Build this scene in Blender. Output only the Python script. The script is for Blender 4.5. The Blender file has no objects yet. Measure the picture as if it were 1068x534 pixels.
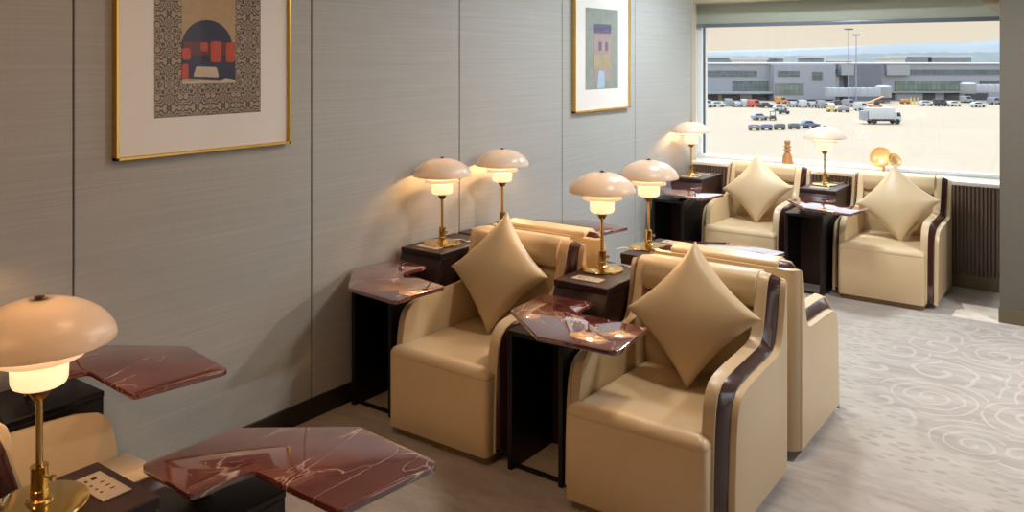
import bpy, bmesh, math, random
from mathutils import Vector, Matrix
R = math.radians
random.seed(7)
scene = bpy.context.scene
COL = scene.collection
FPX = 868.0; CXP = 534.0; HYP = 61.0; CAMH = 1.8; YAW = R(36.02)
cy_, sy_ = math.cos(YAW), math.sin(YAW)

# ------------------------------------------------------------------ helpers
class MB:
    """collects shapes and links them as one mesh object"""
    def __init__(self): self.bm = bmesh.new()
    def _merge(self, b):
        me = bpy.data.meshes.new('tmp'); b.to_mesh(me); b.free()
        self.bm.from_mesh(me); bpy.data.meshes.remove(me)
    def _bev(self, b, bev, seg, ang=30):
        if bev > 0:
            bmesh.ops.recalc_face_normals(b, faces=b.faces)
            es = [e for e in b.edges if len(e.link_faces) == 2 and e.calc_face_angle(0) > R(ang)]
            if es:
                bmesh.ops.bevel(b, geom=es, offset=bev, segments=seg, profile=.5, affect='EDGES', clamp_overlap=True)
    def box(self, x0, x1, y0, y1, z0, z1, bev=0, seg=2, mat=None):
        b = bmesh.new()
        bmesh.ops.create_cube(b, size=1)
        for v in b.verts:
            v.co = Vector(((x0+x1)/2+v.co.x*(x1-x0), (y0+y1)/2+v.co.y*(y1-y0), (z0+z1)/2+v.co.z*(z1-z0)))
        self._bev(b, bev, seg)
        if mat is not None: b.transform(mat)
        self._merge(b); return self
    def prism(self, pts, z0, z1, bev=0, seg=2, round_r=0, axis='z', mat=None, ang=30):
        """pts: plan polygon; extruded along axis"""
        if round_r: pts = rounded(pts, round_r)
        b = bmesh.new()
        lo = [b.verts.new((p[0], p[1], z0)) for p in pts]
        hi = [b.verts.new((p[0], p[1], z1)) for p in pts]
        n = len(pts)
        b.faces.new(lo[::-1]); b.faces.new(hi)
        for i in range(n): b.faces.new((lo[i], lo[(i+1) % n], hi[(i+1) % n], hi[i]))
        self._bev(b, bev, seg, ang)
        if axis == 'x':   # plan (a,b) -> (y,z), extrude x
            for v in b.verts: v.co = Vector((v.co.z, v.co.x, v.co.y))
        if axis == 'y':   # plan (a,b) -> (x,z), extrude y
            for v in b.verts: v.co = Vector((v.co.x, v.co.z, v.co.y))
        bmesh.ops.recalc_face_normals(b, faces=b.faces)
        if mat is not None: b.transform(mat)
        self._merge(b); return self
    def lathe(self, prof, n=40, loc=(0, 0, 0), mat=None):
        b = bmesh.new(); rings = []
        for r, z in prof:
            if r < 1e-6: rings.append([b.verts.new((0, 0, z))])
            else: rings.append([b.verts.new((r*math.cos(2*math.pi*k/n), r*math.sin(2*math.pi*k/n), z)) for k in range(n)])
        for a, c in zip(rings, rings[1:]):
            for k in range(n):
                k2 = (k+1) % n
                if len(a) == 1 and len(c) == 1: continue
                if len(a) == 1: b.faces.new((a[0], c[k2], c[k]))
                elif len(c) == 1: b.faces.new((a[k], a[k2], c[0]))
                else: b.faces.new((a[k], a[k2], c[k2], c[k]))
        bmesh.ops.recalc_face_normals(b, faces=b.faces)
        if mat is not None: b.transform(mat)
        bmesh.ops.translate(b, verts=b.verts, vec=loc)
        self._merge(b); return self
    def cyl(self, p0, p1, r, n=16):
        p0, p1 = Vector(p0), Vector(p1); d = p1-p0
        q = d.to_track_quat('Z', 'Y').to_matrix().to_4x4()
        return self.lathe([(0, 0), (r, 0), (r, d.length), (0, d.length)], n, p0, q)
    def tube(self, path, r, n=8):
        b = bmesh.new(); rings = []
        P = [Vector(p) for p in path]
        for i, p in enumerate(P):
            t = (P[min(i+1, len(P)-1)]-P[max(i-1, 0)]).normalized()
            q = t.to_track_quat('Z', 'Y').to_matrix()
            rings.append([b.verts.new(p+q @ Vector((r*math.cos(2*math.pi*k/n), r*math.sin(2*math.pi*k/n), 0))) for k in range(n)])
        for a, c in zip(rings, rings[1:]):
            for k in range(n): b.faces.new((a[k], a[(k+1) % n], c[(k+1) % n], c[k]))
        b.faces.new(rings[0][::-1]); b.faces.new(rings[-1])
        bmesh.ops.recalc_face_normals(b, faces=b.faces)
        self._merge(b); return self
    def build(self, name, mat, parent=None, smooth=35):
        me = bpy.data.meshes.new(name)
        self.bm.to_mesh(me); self.bm.free()
        for p in me.polygons: p.use_smooth = True
        if smooth: me.set_sharp_from_angle(angle=R(smooth))
        o = bpy.data.objects.new(name, me); COL.objects.link(o)
        if mat is not None: me.materials.append(mat)
        if parent is not None: o.parent = parent
        return o

def rounded(pts, r, n=5):
    out = []; N = len(pts)
    for i in range(N):
        p = Vector(pts[i][:2]); a = Vector(pts[i-1][:2]); c = Vector(pts[(i+1) % N][:2])
        da, dc = (a-p).normalized(), (c-p).normalized()
        rr = pts[i][2] if len(pts[i]) > 2 else r
        ang = da.angle(dc)
        t = min(rr/math.tan(ang/2), (a-p).length*.45, (c-p).length*.45)
        p0, p1 = p+da*t, p+dc*t
        for k in range(n+1):
            f = k/n
            out.append(tuple((p0*(1-f)+p*f)*(1-f)+(p*(1-f)+p1*f)*f))
    return out

def tag(o, label=None, cat=None, group=None, kind=None):
    if label: o['label'] = label
    if cat: o['category'] = cat
    if group: o['group'] = group
    if kind: o['kind'] = kind
    return o
def empty(name, loc=(0, 0, 0), rz=0):
    o = bpy.data.objects.new(name, None); o.empty_display_size = .1
    o.location = loc; o.rotation_euler = (0, 0, rz); COL.objects.link(o); return o
def dup(o, parent=None):
    c = o.copy(); COL.objects.link(c)
    if parent is not None: c.parent = parent
    for ch in list(o.children): dup(ch, c)
    return c
def structure(o): o['kind'] = 'structure'; return o

# ------------------------------------------------------------------ materials
def newmat(name):
    m = bpy.data.materials.new(name); m.use_nodes = True
    nt = m.node_tree; b = nt.nodes['Principled BSDF']
    return m, nt, b
def N(nt, t, **kw):
    n = nt.nodes.new(t)
    for k, v in kw.items():
        if k in n.inputs.keys() if isinstance(k, str) else False: n.inputs[k].default_value = v
        else: setattr(n, k, v)
    return n
def principled(name, col, rough=.5, metal=0, coat=0, spec=.5, bump=None, var=None):
    m, nt, b = newmat(name)
    b.inputs['Base Color'].default_value = (*col, 1); b.inputs['Roughness'].default_value = rough
    b.inputs['Metallic'].default_value = metal; b.inputs['Coat Weight'].default_value = coat
    b.inputs['Coat Roughness'].default_value = .05; b.inputs['Specular IOR Level'].default_value = spec
    if bump or var:
        tc = N(nt, 'ShaderNodeTexCoord')
    if bump:
        sc, st, di = bump
        no = N(nt, 'ShaderNodeTexNoise'); no.inputs['Scale'].default_value = sc; no.inputs['Detail'].default_value = 3
        bp = N(nt, 'ShaderNodeBump'); bp.inputs['Strength'].default_value = st; bp.inputs['Distance'].default_value = di
        nt.links.new(tc.outputs['Object'], no.inputs['Vector']); nt.links.new(no.outputs['Fac'], bp.inputs['Height'])
        nt.links.new(bp.outputs['Normal'], b.inputs['Normal'])
    if var:
        sc, amt = var
        no = N(nt, 'ShaderNodeTexNoise'); no.inputs['Scale'].default_value = sc; no.inputs['Detail'].default_value = 4
        hs = N(nt, 'ShaderNodeMix'); hs.data_type = 'RGBA'
        hs.inputs[6].default_value = (*[c*(1-amt) for c in col], 1); hs.inputs[7].default_value = (*[min(1, c*(1+amt)) for c in col], 1)
        nt.links.new(tc.outputs['Object'], no.inputs['Vector']); nt.links.new(no.outputs['Fac'], hs.inputs[0])
        nt.links.new(hs.outputs[2], b.inputs['Base Color'])
    return m
def ramp(nt, stops, interp='LINEAR'):
    r = N(nt, 'ShaderNodeValToRGB'); cr = r.color_ramp; cr.interpolation = interp
    while len(cr.elements) < len(stops): cr.elements.new(.5)
    for e, (p, c) in zip(cr.elements, stops): e.position = p; e.color = (*c, 1) if len(c) == 3 else c
    return r
def math_(nt, op, a, b=None, c=None):
    n = N(nt, 'ShaderNodeMath'); n.operation = op
    for i, x in enumerate((a, b, c)):
        if x is None: continue
        if isinstance(x, (int, float)): n.inputs[i].default_value = x
        else: nt.links.new(x, n.inputs[i])
    return n.outputs[0]

LEATHER = principled('cream_leather', (.60, .46, .28), .36, bump=(55, .12, .004), var=(3, .05))
PILLOW = principled('tan_satin_fabric', (.56, .43, .265), .42, bump=(240, .15, .001), var=(2, .04))
TRIM = principled('mahogany_lacquer', (.045, .014, .011), .16, coat=.4)
PLINTH = principled('bronze_plinth', (.20, .135, .07), .4)
DARKWOOD = principled('dark_stained_wood', (.034, .016, .013), .36, spec=.3, bump=(60, .04, .002), var=(9, .25))
BLACK = principled('black_lacquer', (.008, .006, .006), .3, spec=.35)
BRASS = principled('polished_brass', (.78, .52, .17), .16, metal=1)
BRASSD = principled('aged_brass', (.30, .19, .07), .3, metal=1)
GOLDF = principled('gold_picture_frame', (.72, .46, .12), .25, metal=1)
STEEL = principled('brushed_post', (.45, .42, .38), .25, metal=1)
PLATE = principled('beige_outlet_plate', (.52, .42, .30), .35)
SLOT = principled('outlet_slot', (.03, .02, .02), .5)
SILLM = principled('cream_sill_stone', (.80, .76, .68), .18)
FRAMEW = principled('white_window_frame', (.72, .74, .74), .4)
GASKET = principled('window_gasket', (.05, .05, .055), .5)
BLINDM = None
BLINDB = principled('blind_hem_bar', (.16, .19, .23), .25)
PELMET = principled('beige_pelmet', (.46, .40, .29), .6)
PILLARM = principled('taupe_pillar_paint', (.15, .135, .11), .6, bump=(160, .05, .001))
SKIRT = principled('dark_wood_skirting', (.018, .011, .009), .35)
SKIRTB = principled('bronze_skirting', (.13, .105, .055), .35)
SLAT = principled('dark_slat_wood', (.125, .085, .065), .45)
CEIL = principled('ceiling_paint', (.62, .58, .52), .8)
ROOMW = principled('room_wall_paint', (.48, .45, .41), .8)
MATW = principled('white_mat_board', (.76, .74, .72), .5)
WOODL = principled('turned_pine', (.36, .175, .06), .45, var=(14, .3))
CORD = principled('white_cord', (.75, .72, .66), .4)

def wall_mat():
    m, nt, b = newmat('grey_woven_wallcovering')
    tc = N(nt, 'ShaderNodeTexCoord')
    def streak(scale, det):
        mp = N(nt, 'ShaderNodeMapping'); mp.inputs['Scale'].default_value = scale
        no = N(nt, 'ShaderNodeTexNoise'); no.inputs['Scale'].default_value = 1; no.inputs['Detail'].default_value = det
        nt.links.new(tc.outputs['Object'], mp.inputs['Vector']); nt.links.new(mp.outputs['Vector'], no.inputs['Vector'])
        return no.outputs['Fac']
    h = streak((1, 1.6, 300), 2); v = streak((1, 260, 5), 2); l = streak((1, 1.2, 75), 1)
    s = math_(nt, 'ADD', math_(nt, 'MULTIPLY', h, .5), math_(nt, 'MULTIPLY', v, .18))
    s = math_(nt, 'ADD', s, math_(nt, 'MULTIPLY', l, .32))
    r = ramp(nt, [(.26, (.340, .340, .330)), (.52, (.385, .388, .378)), (.72, (.44, .445, .435))])
    nt.links.new(s, r.inputs[0]); nt.links.new(r.outputs[0], b.inputs['Base Color'])
    b.inputs['Roughness'].default_value = .62
    bp = N(nt, 'ShaderNodeBump'); bp.inputs['Strength'].default_value = .15; bp.inputs['Distance'].default_value = .002
    nt.links.new(s, bp.inputs['Height']); nt.links.new(bp.outputs[0], b.inputs['Normal'])
    return m
WALLM = wall_mat()

def marble_mat():
    m, nt, b = newmat('red_veined_marble')
    tc = N(nt, 'ShaderNodeTexCoord'); oi = N(nt, 'ShaderNodeObjectInfo')
    off = N(nt, 'ShaderNodeVectorMath'); off.operation = 'ADD'
    sc = N(nt, 'ShaderNodeVectorMath'); sc.operation = 'SCALE'
    nt.links.new(oi.outputs['Location'], sc.inputs[0]); sc.inputs['Scale'].default_value = 1.7
    nt.links.new(tc.outputs['Object'], off.inputs[0]); nt.links.new(sc.outputs[0], off.inputs[1])
    vec = off.outputs[0]
    n1 = N(nt, 'ShaderNodeTexNoise'); n1.inputs['Scale'].default_value = 7; n1.inputs['Detail'].default_value = 7; n1.inputs['Roughness'].default_value = .65
    nt.links.new(vec, n1.inputs['Vector'])
    base = ramp(nt, [(.25, (.065, .013, .012)), (.5, (.125, .028, .025)), (.72, (.20, .058, .048))])
    nt.links.new(n1.outputs['Fac'], base.inputs[0])
    # thin winding veins
    def vein(scale, width, dist, seed):
        mp = N(nt, 'ShaderNodeMapping'); mp.inputs['Location'].default_value = (seed, seed*2.1, 0); mp.inputs['Rotation'].default_value = (0, 0, seed)
        mp.inputs['Scale'].default_value = (1, .45, 1)
        nt.links.new(vec, mp.inputs['Vector'])
        d = N(nt, 'ShaderNodeTexNoise'); d.inputs['Scale'].default_value = 5; d.inputs['Detail'].default_value = 4
        nt.links.new(mp.outputs[0], d.inputs['Vector'])
        mx = N(nt, 'ShaderNodeMix'); mx.data_type = 'VECTOR'; mx.inputs[0].default_value = dist
        nt.links.new(mp.outputs[0], mx.inputs[4]); nt.links.new(d.outputs['Color'], mx.inputs[5])
        vo = N(nt, 'ShaderNodeTexVoronoi'); vo.feature = 'DISTANCE_TO_EDGE'; vo.inputs['Scale'].default_value = scale
        nt.links.new(mx.outputs[1], vo.inputs['Vector'])
        r = ramp(nt, [(0, (1, 1, 1)), (width, (0, 0, 0))])
        nt.links.new(vo.outputs['Distance'], r.inputs[0]); return r.outputs[0]
    va = vein(3.4, .009, .16, .4); vb = vein(7.5, .010, .20, 1.3)
    n2 = N(nt, 'ShaderNodeTexNoise'); n2.inputs['Scale'].default_value = 5.5; n2.inputs['Detail'].default_value = 3
    nt.links.new(vec, n2.inputs['Vector'])
    mask = ramp(nt, [(.46, (0, 0, 0)), (.60, (1, 1, 1))]); nt.links.new(n2.outputs['Fac'], mask.inputs[0])
    k = math_(nt, 'MAXIMUM', math_(nt, 'MULTIPLY', va, math_(nt, 'ADD', math_(nt, 'MULTIPLY', mask.outputs[0], .8), .12)), math_(nt, 'MULTIPLY', vb, math_(nt, 'MULTIPLY', mask.outputs[0], .75)))
    mx = N(nt, 'ShaderNodeMix'); mx.data_type = 'RGBA'
    nt.links.new(k, mx.inputs[0]); nt.links.new(base.outputs[0], mx.inputs[6]); mx.inputs[7].default_value = (.75, .60, .54, 1)
    nt.links.new(mx.outputs[2], b.inputs['Base Color'])
    b.inputs['Roughness'].default_value = .06; b.inputs['IOR'].default_value = 2.1; b.inputs['Coat Weight'].default_value = .6; b.inputs['Coat IOR'].default_value = 1.8; b.inputs['Coat Roughness'].default_value = .03
    return m
MARBLE = marble_mat()

def carpet_mat():
    m, nt, b = newmat('patterned_carpet')
    tc = N(nt, 'ShaderNodeTexCoord'); P = tc.outputs['Object']
    mp = N(nt, 'ShaderNodeMapping'); mp.inputs['Rotation'].default_value = (0, 0, .5); mp.inputs['Scale'].default_value = (1, 3.2, 1)
    nt.links.new(P, mp.inputs['Vector'])
    n1 = N(nt, 'ShaderNodeTexNoise'); n1.inputs['Scale'].default_value = 3.0; n1.inputs['Detail'].default_value = 6; n1.inputs['Roughness'].default_value = .7; n1.inputs['Distortion'].default_value = .6
    nt.links.new(mp.outputs[0], n1.inputs['Vector'])
    base = ramp(nt, [(.32, (.33, .295, .272)), (.5, (.40, .362, .335)), (.68, (.47, .43, .40))])
    nt.links.new(n1.outputs['Fac'], base.inputs[0])
    # scrolls: concentric rings about scattered centres
    wob = N(nt, 'ShaderNodeTexNoise'); wob.inputs['Scale'].default_value = 5; nt.links.new(P, wob.inputs['Vector'])
    wm = N(nt, 'ShaderNodeMix'); wm.data_type = 'VECTOR'; wm.inputs[0].default_value = .06
    nt.links.new(P, wm.inputs[4]); nt.links.new(wob.outputs['Color'], wm.inputs[5])
    vo = N(nt, 'ShaderNodeTexVoronoi'); vo.inputs['Scale'].default_value = 2.7; vo.inputs['Randomness'].default_value = .9
    nt.links.new(wm.outputs[1], vo.inputs['Vector'])
    dv = N(nt, 'ShaderNodeVectorMath'); dv.operation = 'SUBTRACT'
    nt.links.new(wm.outputs[1], dv.inputs[0]); nt.links.new(vo.outputs['Position'], dv.inputs[1])
    sx = N(nt, 'ShaderNodeSeparateXYZ'); nt.links.new(dv.outputs[0], sx.inputs[0])
    ang = math_(nt, 'ARCTAN2', sx.outputs[1], sx.outputs[0])
    ring = math_(nt, 'SINE', math_(nt, 'ADD', math_(nt, 'MULTIPLY', vo.outputs['Distance'], 36), ang))
    scroll = ramp(nt, [(.86, (0, 0, 0)), (.97, (1, 1, 1))])
    nt.links.new(math_(nt, 'ADD', math_(nt, 'MULTIPLY', ring, .5), .5), scroll.inputs[0])
    # leaf dashes
    mp2 = N(nt, 'ShaderNodeMapping'); mp2.inputs['Rotation'].default_value = (0, 0, .7); mp2.inputs['Scale'].default_value = (11, 24, 1)
    nt.links.new(wm.outputs[1], mp2.inputs['Vector'])
    v2 = N(nt, 'ShaderNodeTexVoronoi'); v2.inputs['Scale'].default_value = 1; v2.inputs['Randomness'].default_value = .45
    nt.links.new(mp2.outputs[0], v2.inputs['Vector'])
    dash = ramp(nt, [(.26, (1, 1, 1)), (.36, (0, 0, 0))]); nt.links.new(v2.outputs['Distance'], dash.inputs[0])
    # medallions
    def dist(cx, cy):
        vm = N(nt, 'ShaderNodeVectorMath'); vm.operation = 'DISTANCE'; vm.inputs[1].default_value = (cx, cy, 0)
        nt.links.new(P, vm.inputs[0]); return vm.outputs['Value']
    d1 = math_(nt, 'ADD', dist(.15, 5.35), math_(nt, 'MULTIPLY', math_(nt, 'SUBTRACT', wob.outputs['Fac'], .5), .25))
    d2 = dist(-1.45, 1.25)
    def band(d, a, bb, soft=.08):
        lo = N(nt, 'ShaderNodeMapRange'); lo.inputs[1].default_value = a; lo.inputs[2].default_value = a+soft
        hi = N(nt, 'ShaderNodeMapRange'); hi.inputs[1].default_value = bb; hi.inputs[2].default_value = bb+soft; hi.inputs[3].default_value = 1; hi.inputs[4].default_value = 0
        nt.links.new(d, lo.inputs[0]); nt.links.new(d, hi.inputs[0])
        return math_(nt, 'MULTIPLY', lo.outputs[0], hi.outputs[0])
    f1 = math_(nt, 'MULTIPLY', scroll.outputs[0], math_(nt, 'MULTIPLY', band(d1, -1, 1.28), .5))
    ringmask = math_(nt, 'MAXIMUM', band(d1, 1.30, 1.66), band(d2, .30, .80))
    f2 = math_(nt, 'MULTIPLY', dash.outputs[0], ringmask)
    halo = math_(nt, 'MULTIPLY', ringmask, .3)
    m1 = N(nt, 'ShaderNodeMix'); m1.data_type = 'RGBA'; nt.links.new(f1, m1.inputs[0])
    nt.links.new(base.outputs[0], m1.inputs[6]); m1.inputs[7].default_value = (.56, .535, .485, 1)
    m0 = N(nt, 'ShaderNodeMix'); m0.data_type = 'RGBA'; nt.links.new(halo, m0.inputs[0])
    nt.links.new(m1.outputs[2], m0.inputs[6]); m0.inputs[7].default_value = (.55, .515, .455, 1)
    m2 = N(nt, 'ShaderNodeMix'); m2.data_type = 'RGBA'; nt.links.new(math_(nt, 'MULTIPLY', f2, .45), m2.inputs[0])
    nt.links.new(m0.outputs[2], m2.inputs[6]); m2.inputs[7].default_value = (.27, .235, .21, 1)
    nt.links.new(m2.outputs[2], b.inputs['Base Color'])
    b.inputs['Roughness'].default_value = .95; b.inputs['Specular IOR Level'].default_value = .1
    fz = N(nt, 'ShaderNodeTexNoise'); fz.inputs['Scale'].default_value = 420; nt.links.new(P, fz.inputs['Vector'])
    bp = N(nt, 'ShaderNodeBump'); bp.inputs['Strength'].default_value = .35; bp.inputs['Distance'].default_value = .004
    nt.links.new(fz.outputs['Fac'], bp.inputs['Height']); nt.links.new(bp.outputs[0], b.inputs['Normal'])
    return m
CARPET = carpet_mat()

def glass_mat(name, tint=(1, 1, 1), refl=.5):
    m = bpy.data.materials.new(name); m.use_nodes = True; nt = m.node_tree; nt.nodes.clear()
    out = N(nt, 'ShaderNodeOutputMaterial'); t = N(nt, 'ShaderNodeBsdfTransparent'); g = N(nt, 'ShaderNodeBsdfGlossy')
    t.inputs[0].default_value = (*tint, 1); g.inputs['Roughness'].default_value = 0
    lw = N(nt, 'ShaderNodeLayerWeight'); lw.inputs[0].default_value = .5   # Schlick reflectance, same from both sides
    f5 = math_(nt, 'POWER', lw.outputs['Facing'], 5)
    mx = N(nt, 'ShaderNodeMixShader')
    nt.links.new(math_(nt, 'MULTIPLY', math_(nt, 'ADD', math_(nt, 'MULTIPLY', f5, .95), .045), refl), mx.inputs[0])
    nt.links.new(t.outputs[0], mx.inputs[1]); nt.links.new(g.outputs[0], mx.inputs[2]); nt.links.new(mx.outputs[0], out.inputs[0])
    return m
GLASS = glass_mat('window_glass', (.97, .98, .97), .6)
PICGLASS = glass_mat('picture_glass', (1, 1, 1), .32)

def opal_mat(name, col, trans, emit=0, ecol=(1, .7, .4)):
    m = bpy.data.materials.new(name); m.use_nodes = True; nt = m.node_tree; nt.nodes.clear()
    out = N(nt, 'ShaderNodeOutputMaterial'); d = N(nt, 'ShaderNodeBsdfDiffuse'); t = N(nt, 'ShaderNodeBsdfTranslucent'); g = N(nt, 'ShaderNodeBsdfGlossy')
    d.inputs[0].default_value = (*col, 1); t.inputs[0].default_value = (*col, 1); g.inputs['Roughness'].default_value = .28
    m1 = N(nt, 'ShaderNodeMixShader'); m1.inputs[0].default_value = trans
    nt.links.new(d.outputs[0], m1.inputs[1]); nt.links.new(t.outputs[0], m1.inputs[2])
    lw = N(nt, 'ShaderNodeFresnel'); lw.inputs[0].default_value = 1.45
    m2 = N(nt, 'ShaderNodeMixShader'); nt.links.new(lw.outputs[0], m2.inputs[0]); nt.links.new(m1.outputs[0], m2.inputs[1]); nt.links.new(g.outputs[0], m2.inputs[2])
    sh = m2.outputs[0]
    if emit:
        e = N(nt, 'ShaderNodeEmission'); e.inputs[0].default_value = (*ecol, 1); e.inputs[1].default_value = emit
        a = N(nt, 'ShaderNodeAddShader'); nt.links.new(sh, a.inputs[0]); nt.links.new(e.outputs[0], a.inputs[1]); sh = a.outputs[0]
    nt.links.new(sh, out.inputs[0]); return m
OPAL_TOP = opal_mat('opal_glass_top', (.90, .82, .73), .5)
BLINDM = opal_mat('grey_green_blind_fabric', (.60, .63, .53), .45)
OPAL_MID = opal_mat('opal_glass_middle', (.88, .82, .74), .30, .30, (1, .66, .36))
OPAL_LOW = opal_mat('opal_glass_lower', (.88, .82, .74), .30, .55, (1, .72, .42))

# ------------------------------------------------------------------ room shell
WX = -3.262; WY = 7.385; RX = 3.3; BY = -2.6; CZ = 2.75; GY = 7.77
fl = MB().box(WX-.2, RX+.2, BY-.2, WY+.5, -.12, 0).build('floor', CARPET); structure(fl)
# wall covering panels with shadow grooves
g = [-2.6, -.72, .44, 1.605, 2.781, 3.939, 5.106, 6.237, 7.374]
w = MB()
for a, c in zip(g, g[1:]): w.box(WX-.02, WX, a+.0035, c-.0035, .08, CZ, .0025, 1)
wl = w.build('wall_left', WALLM); structure(wl)
GROOVE = principled('groove_backing', (.16, .15, .14), .7)
bk = MB().box(WX-.2, WX-.02, BY, 7.374, 0, CZ).build('wall_backing', GROOVE, wl)
structure(MB().box(WX-.02, WX+.012, BY, 7.374, 0, .10, .002, 1).build('baseboard_left', SKIRT))
structure(MB().box(WX-.2, WX+.006, 7.374, 7.47, .83, CZ, .002, 1).build('trim_1', PELMET))
structure(MB().box(WX-.2, RX+.2, BY-.2, WY+.6, CZ, CZ+.15).build('ceiling', CEIL))
structure(MB().box(WX-.2, RX+.2, BY-.2, BY, 0, CZ).build('wall_back', ROOMW))
# unseen right wall; its opening is added to let in sky fill
rw = MB()
rw.box(RX, RX+.2, BY, 3.6, 0, CZ).box(RX, RX+.2, 6.6, WY+.5, 0, CZ).box(RX, RX+.2, 3.6, 6.6, 0, .35).box(RX, RX+.2, 3.6, 6.6, 2.6, CZ)
structure(rw.build('wall_right', ROOMW))
# window wall
PX0, PX1, PYF = -.649, .45, 6.55
fw = MB()
fw.box(WX-.3, RX, WY+.02, GY+.15, 0, .80)                          # under the sill
fw.box(WX-.3, RX, GY-.02, GY+.2, 2.62, CZ)                      # head
fw.box(WX-.35, WX-.09, WY-.01, GY+.2, 0, CZ)
fw.box(2.9, RX, WY, GY+.2, 0, CZ)
structure(fw.build('wall_front', FRAMEW))
structure(MB().box(WX-.2, PX0, WY-.02, GY-.03, .80, .83, .004, 2).build('trim_2', SILLM))
structure(MB().box(PX1, 2.9, WY-.02, GY-.03, .80, .83, .004, 2).build('trim_3', SILLM))
sl = MB()
sl.box(WX, RX, WY+.004, WY+.02, .10, .80)
x = WX+.01
while x < PX0+.02:
    sl.box(x, x+.017, WY-.014, WY+.006, .104, .80, .003, 1); x += .0275
structure(sl.build('wall_front_slats', SLAT))
structure(MB().box(WX, PX0+.05, WY-.016, WY+.01, 0, .104, .002, 1).build('baseboard_front', SKIRTB))
structure(MB().box(PX0, PX1, PYF, GY+.2, 0, CZ, .004, 2).build('wall_pillar', PILLARM))
structure(MB().box(PX0-.006, PX1+.006, PYF-.006, WY, 0, .10, .002, 1).build('baseboard_pillar', SKIRTB))
# window units: frame + panes
def window(name, x0, x1):
    f = MB()
    f.box(x0, x1, GY-.05, GY+.04, .83, .862, .003, 1).box(x0, x1, GY-.05, GY+.04, 2.58, 2.64, .003, 1)
    f.box(x0, x0+.045, GY-.05, GY+.04, .85, 2.6, .003, 1).box(x1-.045, x1, GY-.05, GY+.04, .85, 2.6, .003, 1)
    o = structure(f.build(name, FRAMEW))
    MB().box(x0+.045, x0+.051, GY-.01, GY+.03, .862, 2.58).box(x1-.051, x1-.045, GY-.01, GY+.03, .862, 2.58).build('gasket', GASKET, o)
    MB().box(x0+.045, x1-.045, GY, GY+.008, .86, 2.58).build('pane', GLASS, o)
    return o
window('window_1', WX-.09, PX0+.02)
window('window_2', PX1-.02, 2.9)
# pelmet above the blind
structure(MB().box(WX-.05, PX0, WY+.02, WY+.24, 2.325, CZ, .004, 1).build('trim_4', PELMET))
# roller blind (fabric, hem bar, cassette)
bl = empty('roller_blind', (WX-.08, GY-.09, 2.10))
tag(bl, 'grey-green roller blind half lowered over the big airport window', 'blind')
bw = PX0-.005-(WX-.08)
MB().prism([(0, .03), (bw+.0, .03), (bw+.0, .46), (0, .46)], -.004, .004, axis='y').build('blind_fabric', BLINDM, bl)
hb = MB()
hb.box(.0, bw-.05, -.012, .012, .0, .035, .005, 2)
hb.build('hem_bar', BLINDB, bl)
MB().box(0, bw, -.05, .05, .46, .52, .01, 2).build('cassette', FRAMEW, bl)
structure(MB().prism([(-0.768, 2.149), (-0.768+.2, 2.149), (-0.768+.2, 2.6), (-0.907-.3, 2.6), (-0.907, 2.286)], GY-.125, GY-.105, axis='y').build('trim_5', PELMET))

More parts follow.
